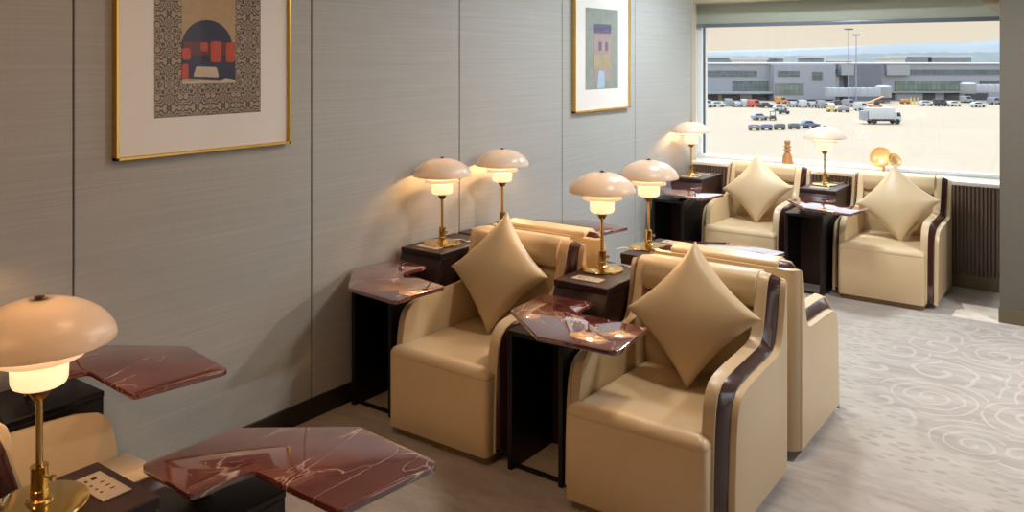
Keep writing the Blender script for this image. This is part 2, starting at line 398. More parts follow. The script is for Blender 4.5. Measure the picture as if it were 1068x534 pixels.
# ------------------------------------------------------------------ armchair
CW = .73; FY = -.372; RY = .345
PROF = [(-.372, .06), (-.368, .25), (-.358, .42), (-.345, .500), (-.325, .548), (-.290, .575), (-.24, .588), (-.15, .595), (0, .600),
        (.095, .604), (.140, .612), (.165, .635), (.184, .680), (.204, .750), (.222, .812), (.237, .848), (.256, .866), (.284, .872), (.345, .873)]
def hprof(y):
    for (a, ha), (c, hc) in zip(PROF, PROF[1:]):
        if y <= c: return ha+(hc-ha)*max(0, (y-a))/(c-a)
    return PROF[-1][1]
def layer(o0, o1, dz, fy, bev, s0=None, zb=.048):
    """band between offsets o0 (outer) and o1 (inner) along the U-shaped plan of the chair shell; the upper edge
       slopes up from the outer panel to the inner padding. dz, fy: (outer, inner) rise and set-back of the edge.
       s0: 'L' / 'R' one arm with its wrap on the back, 'B' middle of the back, None the whole shell"""
    RC = .06; W2 = CW/2
    def path(o, dz, fy):
        pts = []
        ys = [p[0] for p in PROF if p[0] < RY-RC-.002]+[RY-RC]
        for y in ys: pts.append((-(W2-o), y+fy*max(0, min(1.15, (RY-y-.02)/.10)), hprof(y)+dz*(1-.45*max(0, min(1, (y-.2)/.1)))))
        r = max(RC-o, .006)
        for k in range(1, 7):
            a = math.pi-k*math.pi/12
            cx_ = -(W2-o-r); cy2 = RY-o-r
            pts.append((cx_+r*math.cos(a), max(cy2+r*math.sin(a), pts[-1][1]+.0005), PROF[-1][1]+dz*.55))
        mid = len(pts)
        nx = 8; xe = W2-o-r
        for k in range(1, nx):
            xx = -xe+2*xe*k/nx
            pts.append((xx, RY-o, PROF[-1][1]+dz*.55+.004*math.cos(xx/xe*math.pi/2)))
        for (px, py, pz) in reversed(pts[:mid]): pts.append((-px, py, pz))
        return pts, mid
    A, mid = path(o0, dz[0], fy[0]); B, _ = path(o1, dz[1], fy[1])
    n = len(A)
    rng = range(n)
    if s0 == 'L': rng = range(0, mid+2)
    if s0 == 'R': rng = range(n-mid-2, n)
    if s0 == 'B': rng = range(mid+1, n-mid-1)
    b = bmesh.new(); rows = []
    for i in rng:
        rows.append([b.verts.new((A[i][0], A[i][1], zb)), b.verts.new(A[i]), b.verts.new(B[i]), b.verts.new((B[i][0], B[i][1], zb))])
    for r0, r1 in zip(rows, rows[1:]):
        for k in range(4): b.faces.new((r0[k], r0[(k+1) % 4], r1[(k+1) % 4], r1[k]))
    b.faces.new(rows[0][::-1]); b.faces.new(rows[-1])
    bmesh.ops.recalc_face_normals(b, faces=b.faces)
    es = [e for e in b.edges if len(e.link_faces) == 2 and e.calc_face_angle(0) > R(40)]
    bmesh.ops.bevel(b, geom=es, offset=bev, segments=3, profile=.5, affect='EDGES', clamp_overlap=True)
    m = MB(); m._merge(b); return m
def make_chair():
    root = empty('armchair')
    MB().prism([(-.285, -.395), (.285, -.395), (.30, .30), (-.30, .30)], 0, .05, .003, 1, round_r=.03).build('plinth', PLINTH, root)
    W = .298
    # boxed seat front below the seam
    sf = MB().prism(rounded([(-W, -.425, .05), (W, -.425, .05), (W, -.355, .01), (.256, -.355, .001), (.256, .24, .01), (-.256, .24, .01), (-.256, -.355, .001), (-W, -.355, .01)], .02, 6), .04, .378, .004, 2, ang=50)
    sf.build('seat_base', LEATHER, root)
    # cushion above the seam with a rolled front edge
    b = bmesh.new()
    rings = []
    for inset, z in [(.002, .378), (0, .383), (.001, .392), (.006, .404), (.016, .414), (.034, .421), (.06, .424)]:
        W_ = W-inset; i_ = .262-inset*.25; yf = -.425+inset
        pts = rounded([(-W_, yf, .055), (W_, yf, .055), (W_, -.358-inset*.3, .008), (i_, -.354-inset*.3, .004), (i_, .25, .01), (-i_, .25, .01), (-i_, -.354-inset*.3, .004), (-W_, -.358-inset*.3, .008)], .02, 6)
        rings.append([b.verts.new((p[0], p[1], z-.012*max(0, (p[1]+.3)/.5))) for p in pts])
    n = len(rings[0])
    for a, c in zip(rings, rings[1:]):
        for k in range(n): b.faces.new((a[k], a[(k+1) % n], c[(k+1) % n], c[k]))
    b.faces.new(rings[0][::-1]); b.faces.new(rings[-1])
    bmesh.ops.recalc_face_normals(b, faces=b.faces)
    m = MB(); m._merge(b); m.build('seat_cushion', LEATHER, root, smooth=60)
    bc = rounded([(.32, .36), (.232, .36), (.216, .45), (.208, .60), (.216, .710, .03), (.245, .732, .02), (.32, .732)], .02, 5)
    MB().prism(bc, -.262, .262, .006, 2, axis='x', ang=60).build('back_cushion', LEATHER, root, smooth=50)
    hr = rounded([(.335, .732), (.250, .732, .012), (.208, .746, .028), (.192, .805, .07), (.206, .868, .05), (.248, .892, .05), (.335, .880)], .02, 6)
    MB().prism(hr, -.262, .262, .007, 3, axis='x', ang=60).build('headrest', LEATHER, root, smooth=50)
    layer(.0, .028, (-.036, -.028), (.056, .050), .005).build('outer_shell', LEATHER, root, smooth=50)
    for q in 'LR': layer(.025, .063, (-.022, .010), (.044, .003), .008, q, .055).build('wood_trim', TRIM, root, smooth=50)
    layer(.026, .061, (-.024, .007), (.012, .002), .006, 'B', .3).build('back_edge', LEATHER, root, smooth=50)
    layer(.060, .105, (.010, .020), (.0, -.006), .014).build('inner_padding', LEATHER, root, smooth=50)
    return root
CH = make_chair()
chairs = [  # x, y, rotation, label
    (-2.535, 3.31, 0, 'front cream leather armchair beside the left wall, tan pillow standing in it'),
    (-1.498, 3.245, 0.6, 'largest cream leather armchair, front right, with a tan pillow in it'),
    (-2.535, 4.11, 180, 'cream armchair near the wall seen from behind, mostly hidden by the pillowed chair'),
    (-1.503, 4.075, 180, 'cream armchair back to back with the largest one, turned to the window'),
    (-2.480, 6.94, 0, 'cream leather armchair below the window, left of the two, beside the wall lamp table'),
    (-1.402, 6.92, 0, 'cream leather armchair below the window, right of the two, by the pillar'),
    (-2.545, 1.165, 180, 'cream leather armchair in the bottom left corner, partly hidden by the nearest lamp'),
]
for i, (x, y, rz, lab) in enumerate(chairs):
    o = CH if i == 0 else dup(CH)
    o.location = (x, y, 0); o.rotation_euler.z = R(rz); tag(o, lab, 'armchair', 'cream leather lounge armchairs')

# ------------------------------------------------------------------ pillows
def make_pillow():
    a = .217; T = .088; n = 26
    b = bmesh.new(); top = []; bot = []
    def xy(i, j):
        u = -1+2*i/n; v = -1+2*j/n
        return a*u*(1-.115*(1-v*v)), a*v*(1-.115*(1-u*u)), u, v
    for i in range(n+1):
        rt, rb = [], []
        for j in range(n+1):
            X, Y, u, v = xy(i, j)
            h = T*((1-u*u)*(1-v*v))**.42*(.9+.1*math.cos(2*u)*math.cos(2*v))+.004
            h += .0025*math.sin(9*u+2*v)*(u*u)*(1-v*v)+.002*math.sin(8*v-3*u)*(v*v)*(1-u*u)
            rt.append(b.verts.new((X, -h, Y))); rb.append(b.verts.new((X, h, Y)))
        top.append(rt); bot.append(rb)
    for i in range(n):
        for j in range(n):
            b.faces.new((top[i][j], top[i+1][j], top[i+1][j+1], top[i][j+1])); b.faces.new((bot[i][j], bot[i][j+1], bot[i+1][j+1], bot[i+1][j]))
    per = [(i, 0) for i in range(n)]+[(n, j) for j in range(n)]+[(i, n) for i in range(n, 0, -1)]+[(0, j) for j in range(n, 0, -1)]
    for (i, j), (k, l) in zip(per, per[1:]+per[:1]): b.faces.new((top[i][j], bot[i][j], bot[k][l], top[k][l]))
    bmesh.ops.recalc_face_normals(b, faces=b.faces)
    m = MB(); m._merge(b)
    return m.build('throw_pillow', PILLOW, None, smooth=80)
PIL = make_pillow()
pillows = [((-2.567, 3.405, .708), 3, 'tan square throw pillow on its corner in the armchair nearest the left wall'),
           ((-1.480, 3.345, .705), 5, 'tan square throw pillow on its corner in the largest front armchair'),
           ((-2.490, 6.985, .690), 6, 'tan throw pillow propped on its corner in the left armchair below the window'),
           ((-1.372, 6.93, .690), 8, 'tan throw pillow propped on its corner in the right armchair below the window')]
for i, (loc, roll, lab) in enumerate(pillows):
    o = PIL if i == 0 else dup(PIL)
    o.matrix_world = Matrix.Translation(loc) @ Matrix.Rotation(R(-20), 4, 'X') @ Matrix.Rotation(R(45-roll), 4, 'Y')
    tag(o, lab, 'pillow', 'tan throw pillows')

# ------------------------------------------------------------------ side tables (open box, lamp cabinet, swivel marble top)
CAB = .752; BT = .61; MT = .70
POLY = [(-.262, -.115, .012), (-.262, .178, .02), (-.012, .178, .015), (0, 0, .03), (.342, -.012, .02), (.362, -.340, .03), (.02, -.352, .028)]
def make_table(flip):
    s = -1 if flip else 1
    root = empty('side_table')
    def yb(m, x0, x1, y0, y1, z0, z1, *a): 
        y0, y1 = sorted((s*y0, s*y1)); m.box(x0, x1, y0, y1, z0, z1, *a); return m
    for sx in (-1, 1):
        m = MB(); yb(m, *sorted((sx*.144, sx*.120)), -.38, -.02, 0, BT-.022, .002, 1); m.build('side_panel', BLACK, root)
    m = MB(); yb(m, -.145, .145, -.383, -.03, BT-.022, BT, .003, 1); m.build('shelf_top', BLACK, root)
    m = MB(); yb(m, -.124, .124, -.355, -.335, .003, .016, .002, 1); m.build('floor_rail', BLACK, root)
    m = MB(); yb(m, -.122, .122, -.05, -.035, .0, BT-.022); m.build('back_panel', BLACK, root)
    prof = [(-.055, 0), (-.055, .60), (-.002, CAB-.03), (.45, CAB-.03), (.45, 0)]
    MB().prism([(s*p[0], p[1]) for p in prof], -.143, .143, .002, 1, axis='x').build('lamp_cabinet', DARKWOOD, root)
    m = MB(); yb(m, -.145, .145, -.008, .455, CAB-.03, CAB, .003, 1); m.build('cabinet_top', DARKWOOD, root)
    pl = MB(); ya = -.032 if flip else 0
    yb(pl, -.085, .065, .05+ya, .122+ya, CAB, CAB+.004, .0015, 1); p = pl.build('power_outlet', PLATE, root)
    yb(MB(), -.062, -.050, .075+ya, .087+ya, CAB+.003, CAB+.0047).build('socket_hole', SLOT, p)
    yb(MB(), -.060, -.050, .098+ya, .104+ya, CAB+.003, CAB+.0047).build('socket_hole', SLOT, p)
    for k, xx in enumerate((-.025, 0, .022)):
        yb(MB(), xx-.002, xx+.002, .07+ya, .081+ya, CAB+.003, CAB+.0047).build('socket_hole', SLOT, p)
        yb(MB(), xx-.003, xx+.003, .10+ya, .106+ya, CAB+.003, CAB+.0047).build('socket_hole', SLOT, p)
    MB().lathe([(0, BT), (.034, BT), (.034, BT+.012), (.022, BT+.016), (.022, MT-.019), (0, MT-.019)], 24, (0, s*-.21, 0)).build('swivel_post', STEEL, root)
    mt = MB().prism([(p[0], s*p[1]) for p in rounded([p for p in POLY], .02, 5)], -.019, 0, .003, 2, ang=50).build('marble_top', MARBLE, root)
    mt.location = (.127, s*-.246, MT)
    return root
TN, TF = make_table(False), make_table(True)
def q4(o, x, y, rot, flip):
    for c in o.children:
        if c.name.startswith('marble_top'):
            c.location.x = x-o.location.x; c.location.y = y-o.location.y; c.rotation_euler.z = R(-rot if flip else rot)
tables = [  # cabinet centre x, cabinet front y, flip, inner corner of the marble, its turn, label
    (-3.078, 3.39, 0, (-2.966, 3.121), -7, 'dark side table against the left wall with red marble top, beside the pillowed armchair'),
    (-2.019, 3.32, 0, (-1.894, 3.074), 3, 'dark side table between the two front armchairs, shiny marble top'),
    (-3.078, 4.33, 1, (-2.975, 4.545), 8, 'side table by the wall behind the front armchairs, mostly hidden, purple-grey top'),
    (-2.019, 4.42, 1, (-1.935, 4.465), 10, 'side table behind the largest armchair, its marble top mirroring the bright window'),
    (-3.055, 6.80, 0, (-2.907, 6.562), -13, 'dark side table in the far corner between wall and window armchair'),
    (-1.940, 6.835, 0, (-1.804, 6.577), -13, 'dark side table between the two armchairs below the window'),
    (-2.000, 1.11, 1, (-1.870, 1.396), 3, 'dark side table at bottom left, its big red marble top nearest the camera'),
    (-3.078, 1.17, 1, (-2.938, 1.496), 6, 'dark side table by the left wall behind the nearest lamp shade, red marble top'),
]
for i, (x, y, fl_, q, rot, lab) in enumerate(tables):
    src = TF if fl_ else TN
    first = (i == 0) or (fl_ and i == 2)
    o = src if first else dup(src)
    o.location = (x, y, 0); tag(o, lab, 'side table', 'side tables with marble tops')
    q4(o, q[0], q[1], rot, fl_)

# ------------------------------------------------------------------ table lamps
def make_lamp():
    root = empty('table_lamp')
    MB().lathe([(0, 0), (.104, 0), (.106, .004), (.104, .009), (.09, .012), (.03, .0135), (.028, .020), (.0215, .024), (0, .024)], 48).build('base', BRASS, root)
    MB().lathe([(0, .022), (.0205, .022), (.0205, .040), (.0185, .042), (.0185, .090), (.0195, .092), (.0195, .096), (0, .096)], 24).build('collar', BRASS, root)
    MB().cyl((.016, 0, .070), (.034, 0, .070), .003, 10).cyl((.032, 0, .070), (.040, 0, .070), .0075, 14).build('switch_knob', BRASS, root)
    MB().lathe([(0, .09), (.0078, .09), (.0078, .27), (.0, .27)], 16).build('stem', BRASS, root)
    MB().lathe([(0, .252), (.012, .252), (.017, .258), (.022, .266), (.026, .277), (.026, .285), (0, .285)], 24).build('socket', BRASSD, root)
    # thin glass shells (outer and inner wall)
    def shell(pts, t): return pts+[(max(r-t, .001), z-t*.6) for r, z in reversed(pts)]
    low = [(.022, .281), (.048, .283), (.057, .288), (.0605, .297), (.0618, .325), (.0605, .343)]
    MB().lathe(low+[(r-.003, z+.0) for r, z in reversed(low)][:-1]+[(.020, .284)], 40).build('lower_shade', OPAL_LOW, root)
    mid = [(.099, .352), (.0975, .358), (.090, .367), (.078, .375), (.062, .381), (.050, .384)]
    MB().lathe(mid+[(r-.003, z-.002) for r, z in reversed(mid)], 44).build('middle_shade', OPAL_MID, root)
    top = []; Rs = .190; h0 = .388; rr = .166
    zc = h0-math.sqrt(Rs*Rs-rr*rr)
    for k in range(25):
        r = rr*math.cos(k/24*1.462)
        top.append((r, .3*(zc+math.sqrt(Rs*Rs-r*r))+.7*(h0+.0975*math.sqrt(max(0, 1-(r/rr)**2)))))
    MB().lathe([(.1632, h0-.002), (.1655, h0-.002)]+top+[(max(r-.003*math.cos(q*.061), .012), z-.003*math.sin(q*.061)-.0004) for q, (r, z) in reversed(list(enumerate(top)))][:-1]+[(.1632, h0-.002)], 64).build('top_shade', OPAL_TOP, root, smooth=60)
    MB().lathe([(0, .474), (.024, .474), (.024, .4805), (.014, .483), (.009, .484), (.009, .488), (.012, .491), (.0, .494)], 24).build('finial', BRASSD, root)
    MB().cyl((0, 0, .475), (0, 0, .284), .003, 8).build('rod', BRASSD, root)
    MB().tube([(-.02, .10, .006), (.0, .125, .006), (.03, .135, .006), (.05, .13, .006), (.075, .12, .006), (.085, .15, .006), (.08, .19, .005)], .003, 6).build('cord', CORD, root)
    return root
LP = make_lamp()
bulb = bpy.data.lights.new('bulb', 'POINT'); bulb.energy = 3.3; bulb.color = (1, .56, .24); bulb.shadow_soft_size = .022
bulb_low = bulb.copy(); bulb.energy = 5.0; bulb_low.energy = 2.8
ZC = CAB
lamps = [((-3.088, 3.575), 'brass lamp with white opal shades at the left wall, beside the pillowed armchair'),
         ((-3.092, 4.150), 'brass lamp with opal shades at the wall, rising behind the left front armchair'),
         ((-2.068, 3.605), 'brass lamp with white opal shades on the table between the two front armchairs'),
         ((-2.105, 4.185), 'brass lamp with white opal shades just right of and behind the middle front lamp'),
         ((-3.090, 6.985), 'small far brass lamp in the corner where the left wall meets the window'),
         ((-1.965, 7.120), 'far brass lamp standing before the window between the two window armchairs'),
         ((-2.040, .925), 'large brass lamp with opal shade nearest the camera at the left edge'),
         ((-3.085, .945), 'brass lamp on the wall table just beyond the left edge of view')]
for i, (xy, lab) in enumerate(lamps):
    o = LP if i == 0 else dup(LP)
    o.location = (*xy, ZC); tag(o, lab, 'table lamp', 'brass and opal glass lamps')
    o.rotation_euler.z = R(-8 if i != 6 else 25)
    if i in (1, 3, 6, 7):
        for c in o.children:
            if c.name.startswith('cord'): c.rotation_euler.z = math.pi
    for zb_ in (.446, .32):
        b = bpy.data.objects.new('bulb', bulb if zb_ > .4 else bulb_low); COL.objects.link(b); b.parent = o; b.location = (0, 0, zb_)

# ------------------------------------------------------------------ framed pictures
def print_mat(name, c0, c1, scale):
    m, nt, b = newmat(name)
    tc = N(nt, 'ShaderNodeTexCoord')
    # mirrored filigree: fold the coordinate so motifs repeat symmetrically
    sp = N(nt, 'ShaderNodeSeparateXYZ'); nt.links.new(tc.outputs['Object'], sp.inputs[0])
    py = math_(nt, 'PINGPONG', sp.outputs[1], .066); pz = math_(nt, 'PINGPONG', sp.outputs[2], .10)
    cb = N(nt, 'ShaderNodeCombineXYZ'); nt.links.new(py, cb.inputs[0]); nt.links.new(pz, cb.inputs[1])
    vo = N(nt, 'ShaderNodeTexVoronoi'); vo.inputs['Scale'].default_value = scale; nt.links.new(cb.outputs[0], vo.inputs['Vector'])
    rg = math_(nt, 'SINE', math_(nt, 'MULTIPLY', vo.outputs['Distance'], 26))
    no = N(nt, 'ShaderNodeTexNoise'); no.inputs['Scale'].default_value = scale*2.2; no.inputs['Detail'].default_value = 4; nt.links.new(cb.outputs[0], no.inputs['Vector'])
    f = math_(nt, 'ADD', math_(nt, 'MULTIPLY', rg, .25), no.outputs['Fac'])
    r = ramp(nt, [(.40, c0), (.57, c1)]); nt.links.new(f, r.inputs[0]); nt.links.new(r.outputs[0], b.inputs['Base Color'])
    b.inputs['Roughness'].default_value = .6; return m
def flat(name, pts, x, mat, parent, t=.0006):
    return MB().prism(pts, x, x+t, axis='x').build(name, mat, parent)
def rect(a, c, d, e): return [(a, d), (c, d), (c, e), (a, e)]
def picture(name, y0, y1, z0, z1, label):
    root = empty(name, (WX, (y0+y1)/2, z0)); h = z1-z0; w2 = (y1-y0)/2
    tag(root, label, 'picture')
    f = MB(); t = .013; d = .034
    f.box(.002, d, -w2, -w2+t, 0, h, .0015, 1).box(.002, d, w2-t, w2, 0, h, .0015, 1).box(.002, d, -w2, w2, 0, t, .0015, 1).box(.002, d, -w2, w2, h-t, h, .0015, 1)
    f.build('frame', GOLDF, root)
    MB().box(.004, .018, -w2+.006, w2-.006, .006, h-.006).build('mat_board', MATW, root)
    MB().box(.0265, .0285, -w2+.010, w2-.010, .010, h-.010).build('glazing', PICGLASS, root)
    return root
p1 = picture('framed_picture', 1.757, 2.627, 1.389, 2.52, 'large gold framed print of a dark blue dome and red shapes on a patterned sheet')
yc = (1.757+2.627)/2; o1 = lambda y: y-yc; oz = lambda z: z-1.389
flat('patterned_sheet', rect(o1(1.927), o1(2.459), oz(1.55), oz(2.38)), .0182, print_mat('filigree_print', (.055, .042, .033), (.36, .28, .195), 30), p1)
BEI = principled('print_beige', (.42, .30, .16), .6, var=(40, .12)); BLU = principled('print_navy', (.012, .018, .058), .6, var=(24, .35))
RED = principled('print_orange_red', (.46, .06, .022), .6, var=(30, .25)); MAR = principled('print_maroon', (.12, .02, .025), .6, var=(30, .3)); CRM = principled('print_cream', (.55, .45, .35), .6, var=(30, .1))
flat('beige_field', rect(o1(2.053), o1(2.320), oz(1.698), oz(2.26)), .0190, BEI, p1)
dome = [(o1(2.053), oz(1.715))]+[(o1(2.320), oz(1.700)), (o1(2.320), oz(1.800))]
for k in range(15):
    a = math.pi*k/14
    dome.append((o1(2.178)+.128*math.cos(a), oz(1.845)+.125*math.sin(a)))
dome.append((o1(2.053), oz(1.84)))
flat('navy_dome', dome, .0197, BLU, p1)
flat('maroon_band', rect(o1(2.060), o1(2.318), oz(1.815), oz(1.872)), .0204, MAR, p1)
for (a, c, d, e) in [(2.192, 2.247, 1.783, 1.876), (2.270, 2.318, 1.783, 1.872), (2.053, 2.094, 1.795, 1.845), (2.053, 2.083, 1.712, 1.778), (2.142, 2.178, 1.830, 1.872)]:
    flat('red_shape', rounded(rect(o1(a), o1(c), oz(d), oz(e)), .014), .0211, RED, p1)
flat('cream_boat', rounded([(o1(2.105), oz(1.722)), (o1(2.235), oz(1.716)), (o1(2.222), oz(1.762)), (o1(2.122), oz(1.766))], .008), .0211, CRM, p1)
flat('cream_ground', [(o1(2.053), oz(1.690)), (o1(2.320), oz(1.690)), (o1(2.320), oz(1.703)), (o1(2.27), oz(1.712)), (o1(2.23), oz(1.700)), (o1(2.14), oz(1.708)), (o1(2.10), oz(1.703)), (o1(2.053), oz(1.712))], .0211, CRM, p1)
p2 = picture('framed_picture', 5.234, 6.095, 1.396, 2.55, 'gold framed pale print near the window, glass reflecting daylight')
yc2 = (5.234+6.095)/2; o2 = lambda y: y-yc2; oz2 = lambda z: z-1.396
flat('grey_sheet', rect(o2(5.404), o2(5.912), oz2(1.563), oz2(2.187)), .0182, principled('print_sage', (.24, .27, .24), .6, var=(14, .25)), p2)
flat('pink_tower', rect(o2(5.529), o2(5.793), oz2(1.63), oz2(2.067)), .0190, principled('print_dusty_pink', (.33, .25, .25), .6, var=(18, .25)), p2)
flat('violet_roof', rect(o2(5.529), o2(5.793), oz2(1.995), oz2(2.067)), .0197, principled('print_violet', (.10, .085, .16), .6, var=(22, .3)), p2)
for a in (5.60, 5.70): flat('dark_opening', rect(o2(a), o2(a+.045), oz2(1.86), oz2(1.93)), .0197, principled('print_plum', (.14, .10, .15), .6), p2)
flat('ochre_band', rect(o2(5.529), o2(5.793), oz2(1.72), oz2(1.83)), .0197, principled('print_ochre', (.36, .29, .18), .6, var=(18, .3)), p2)
flat('blue_stream', rounded([(o2(5.575), oz2(1.57)), (o2(5.69), oz2(1.57)), (o2(5.69), oz2(1.70)), (o2(5.60), oz2(1.71))], .01), .0204, principled('print_sky_blue', (.33, .45, .58), .6, var=(18, .2)), p2)

# ------------------------------------------------------------------ ornaments on the sill
fig = MB().lathe([(0, 0), (.046, 0), (.049, .006), (.049, .03), (.044, .075), (.034, .105), (.022, .118), (.020, .124), (.034, .131), (.036, .142), (.026, .150), (.024, .158), (.034, .166), (.035, .176), (.022, .184), (.020, .192), (.026, .199), (.029, .215), (.022, .226), (.014, .228), (0, .225)], 10).build('wooden_figurine', WOODL)
fig.location = (-2.42, 7.58, .83); tag(fig, 'small turned wooden figurine standing on the window sill', 'figurine')
orn = empty('gold_ornament', (-1.60, 7.56, .83)); tag(orn, 'gold leaf-shaped ornament on the sill behind the right window armchair', 'ornament')
AMB = principled('gilded_glass', (.95, .66, .30), .25, metal=.25)
MB().lathe([(0, 0), (.05, 0), (.05, .012), (.012, .02), (.01, .06), (0, .06)], 24).build('foot', BRASS, orn)
def bowl(cx, cz, r, tilt, name, rz=0):
    pr = [(0, 0)]+[(r*math.sin(a*.11), r*(1-math.cos(a*.11))*.55) for a in range(1, 15)]
    M_ = Matrix.Translation((cx, 0, cz)) @ Matrix.Rotation(R(rz), 4, 'Z') @ Matrix.Rotation(R(tilt), 4, 'X')
    m = MB(); m.lathe(pr+[(a*.97, z+.003) for a, z in reversed(pr[1:])]+[(0, .003)], 28, (0, 0, 0), M_)
    m.build(name, AMB, orn, smooth=60)
bowl(-.015, .125, .088, 72, 'petal'); bowl(.07, .10, .062, 62, 'petal', 50); bowl(-.03, .055, .085, 12, 'petal')

# ------------------------------------------------------------------ outside: apron, terminal, vehicles, hills
GZ = -8.2
def ext(u, d): 
    r = (u-CXP)/FPX*d
    return (r*cy_-d*sy_, r*sy_+d*cy_)
EROT = Matrix.Rotation(YAW, 4, 'Z')
APR = principled('apron_concrete', (.35, .265, .175), .8, var=(.05, .08))
ap = MB().box(-260, 420, 14, 700, GZ-.4, GZ).build('ground_apron', APR); structure(ap)
def at_v(v): return (CAMH-GZ)*FPX/(v-HYP)
def zof(v, d): return CAMH-(v-HYP)*d/FPX
def mullions(name, col, line):
    m, nt, b = newmat(name); tc = N(nt, 'ShaderNodeTexCoord'); sp = N(nt, 'ShaderNodeSeparateXYZ'); cb = N(nt, 'ShaderNodeCombineXYZ')
    nt.links.new(tc.outputs['Object'], sp.inputs[0]); nt.links.new(sp.outputs[0], cb.inputs[0]); nt.links.new(sp.outputs[2], cb.inputs[1])
    br = N(nt, 'ShaderNodeTexBrick'); br.offset = 0; br.inputs['Scale'].default_value = 1; br.inputs['Brick Width'].default_value = 1.1; br.inputs['Row Height'].default_value = 1.25
    br.inputs['Mortar Size'].default_value = .05; br.inputs['Color1'].default_value = (*col, 1); br.inputs['Color2'].default_value = (*[c*1.5 for c in col], 1); br.inputs['Mortar'].default_value = (*line, 1)
    nt.links.new(cb.outputs[0], br.inputs['Vector']); nt.links.new(br.outputs['Color'], b.inputs['Base Color']); b.inputs['Roughness'].default_value = .3
    return m
GREYM = principled('grey_metal_cladding', (.27, .272, .295), .5, var=(.15, .06)); GREYD = principled('dark_grey_cladding', (.13, .135, .16), .5)
GREYL = principled('pale_cladding', (.29, .29, .29), .5); WINM = mullions('tinted_terminal_glass', (.07, .085, .08), (.16, .165, .17)); WING = mullions('green_terminal_glass', (.12, .14, .11), (.07, .08, .07))
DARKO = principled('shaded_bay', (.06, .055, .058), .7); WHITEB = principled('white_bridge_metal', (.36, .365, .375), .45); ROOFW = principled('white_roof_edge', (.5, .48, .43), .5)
D0 = 200.0
tb = empty('terminal_building', (*ext(890, D0), GZ), YAW)
tag(tb, 'long grey airport terminal across the apron beyond the window', 'building')
def fx(u, d=D0): return (u-890)/FPX*d
def fz(v, d=D0): return zof(v, d)-GZ
def face(name, u0, u1, v0, v1, mat, y0, y1, parent=tb, bev=0):
    return MB().box(fx(u0), fx(u1), y0, y1, fz(v1), fz(v0), bev).build(name, mat, parent)
face('main_block', 560, 1560, 66.5, 104.6, GREYM, .0, 22)
face('roof_edge', 560, 1560, 65.6, 67.0, ROOFW, -.35, 22.2)
face('projecting_block', 803, 866, 67.0, 103.0, GREYM, -3.2, 0)
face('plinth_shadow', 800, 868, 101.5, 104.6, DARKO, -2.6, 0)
for (u0, u1, v0, v1, mm, y) in [(735, 789.5, 73.7, 79.8, WINM, 0), (764, 801, 84.2, 95, WINM, 0), (807, 829, 73.8, 79.4, WINM, -3.2), (804, 833, 86.5, 98, WING, -3.2), (842, 852.5, 74.7, 83, WINM, -3.2),
                                (862, 873, 72, 77, WINM, 0), (947, 1300, 72.6, 77.8, WINM, 0), (933, 1002, 84.5, 95, WING, 0), (1022, 1050, 84, 87, WINM, 0)]:
    face('window', u0, u1, v0, v1, mm, y-.18, y+.1)
face('canopy', 720, 803, 95, 97.2, GREYL, -2.6, 0)
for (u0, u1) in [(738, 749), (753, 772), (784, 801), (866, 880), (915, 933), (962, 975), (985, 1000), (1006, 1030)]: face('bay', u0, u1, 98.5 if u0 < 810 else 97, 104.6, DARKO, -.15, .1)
face('dark_block', 880, 915, 67.3, 104.6, GREYD, -2.4, 0); face('pale_block', 873, 886, 67.3, 78.2, GREYL, -2.7, 0); face('pale_block', 923, 947, 67.5, 78.3, GREYL, -1.0, 0)
face('stair_tower', 864, 872.5, 80, 92, GREYL, -1.5, 0)
face('ledge', 915, 1005, 95.2, 96.4, GREYL, -1.2, 0); face('wall_panel', 935, 962, 97, 104, GREYL, -.2, .1)
# jet bridges
def jet_bridge(u0, u1, v0, v1, d, label, head_right):
    o = empty('jet_bridge', (*ext((u0+u1)/2, d), GZ), YAW); tag(o, label, 'jet bridge')
    w2 = (u1-u0)/2/FPX*d; z0 = zof(v1, d)-GZ; z1 = zof(v0, d)-GZ
    m = MB(); m.box(-w2, w2, -1.4, 1.4, z0, z1, .15, 2)
    for k in range(int(w2*2/1.6)): m.box(-w2+k*1.6+.6, -w2+k*1.6+.75, -1.46, 1.46, z0-.02, z1+.05)
    m.build('tunnel', WHITEB, o)
    hx = w2 if head_right else -w2
    MB().lathe([(0, z0-.3), (1.6, z0-.3), (1.75, z0), (1.75, z1+.2), (1.2, z1+.5), (0, z1+.5)], 20, (hx, 0, 0)).build('rotunda', GREYL, o)
    c = MB(); c.box(hx-.35, hx+.35, -.35, .35, 0, z0-.2).box(hx-1.4, hx+1.4, -.6, .6, .15, .8, .1).box(-hx*.6-.25, -hx*.6+.25, -.25, .25, 0, z0)
    c.build('support_column', GREYD, o)
    return o
jet_bridge(862, 921, 91.5, 100.5, 188, 'white jet bridge reaching across from the grey terminal, near the light masts', True)
jet_bridge(1010, 1060, 88.5, 96, 190, 'white jet bridge by the pillar at the right end of the terminal', False)
# light masts
for k, (u, v, lab) in enumerate([(885, 30, 'taller of two thin light masts above the terminal roof'), (893, 36, 'shorter of two thin light masts, right of the taller')]):
    d = 180+k*6; o = empty('light_mast', (*ext(u, d), GZ), YAW); tag(o, lab, 'light mast'); h = zof(v, d)-GZ
    MB().lathe([(0, 0), (.15, 0), (.08, h), (0, h)], 10).build('pole', GREYM, o)
    m = MB(); m.box(-.9, .9, -.12, .12, h-.06, h+.06)
    for q in (-.75, -.25, .25, .75): m.box(q-.16, q+.16, -.35, .1, h-.25, h-.03, .03)
    m.build('lamp_head', GREYD, o)
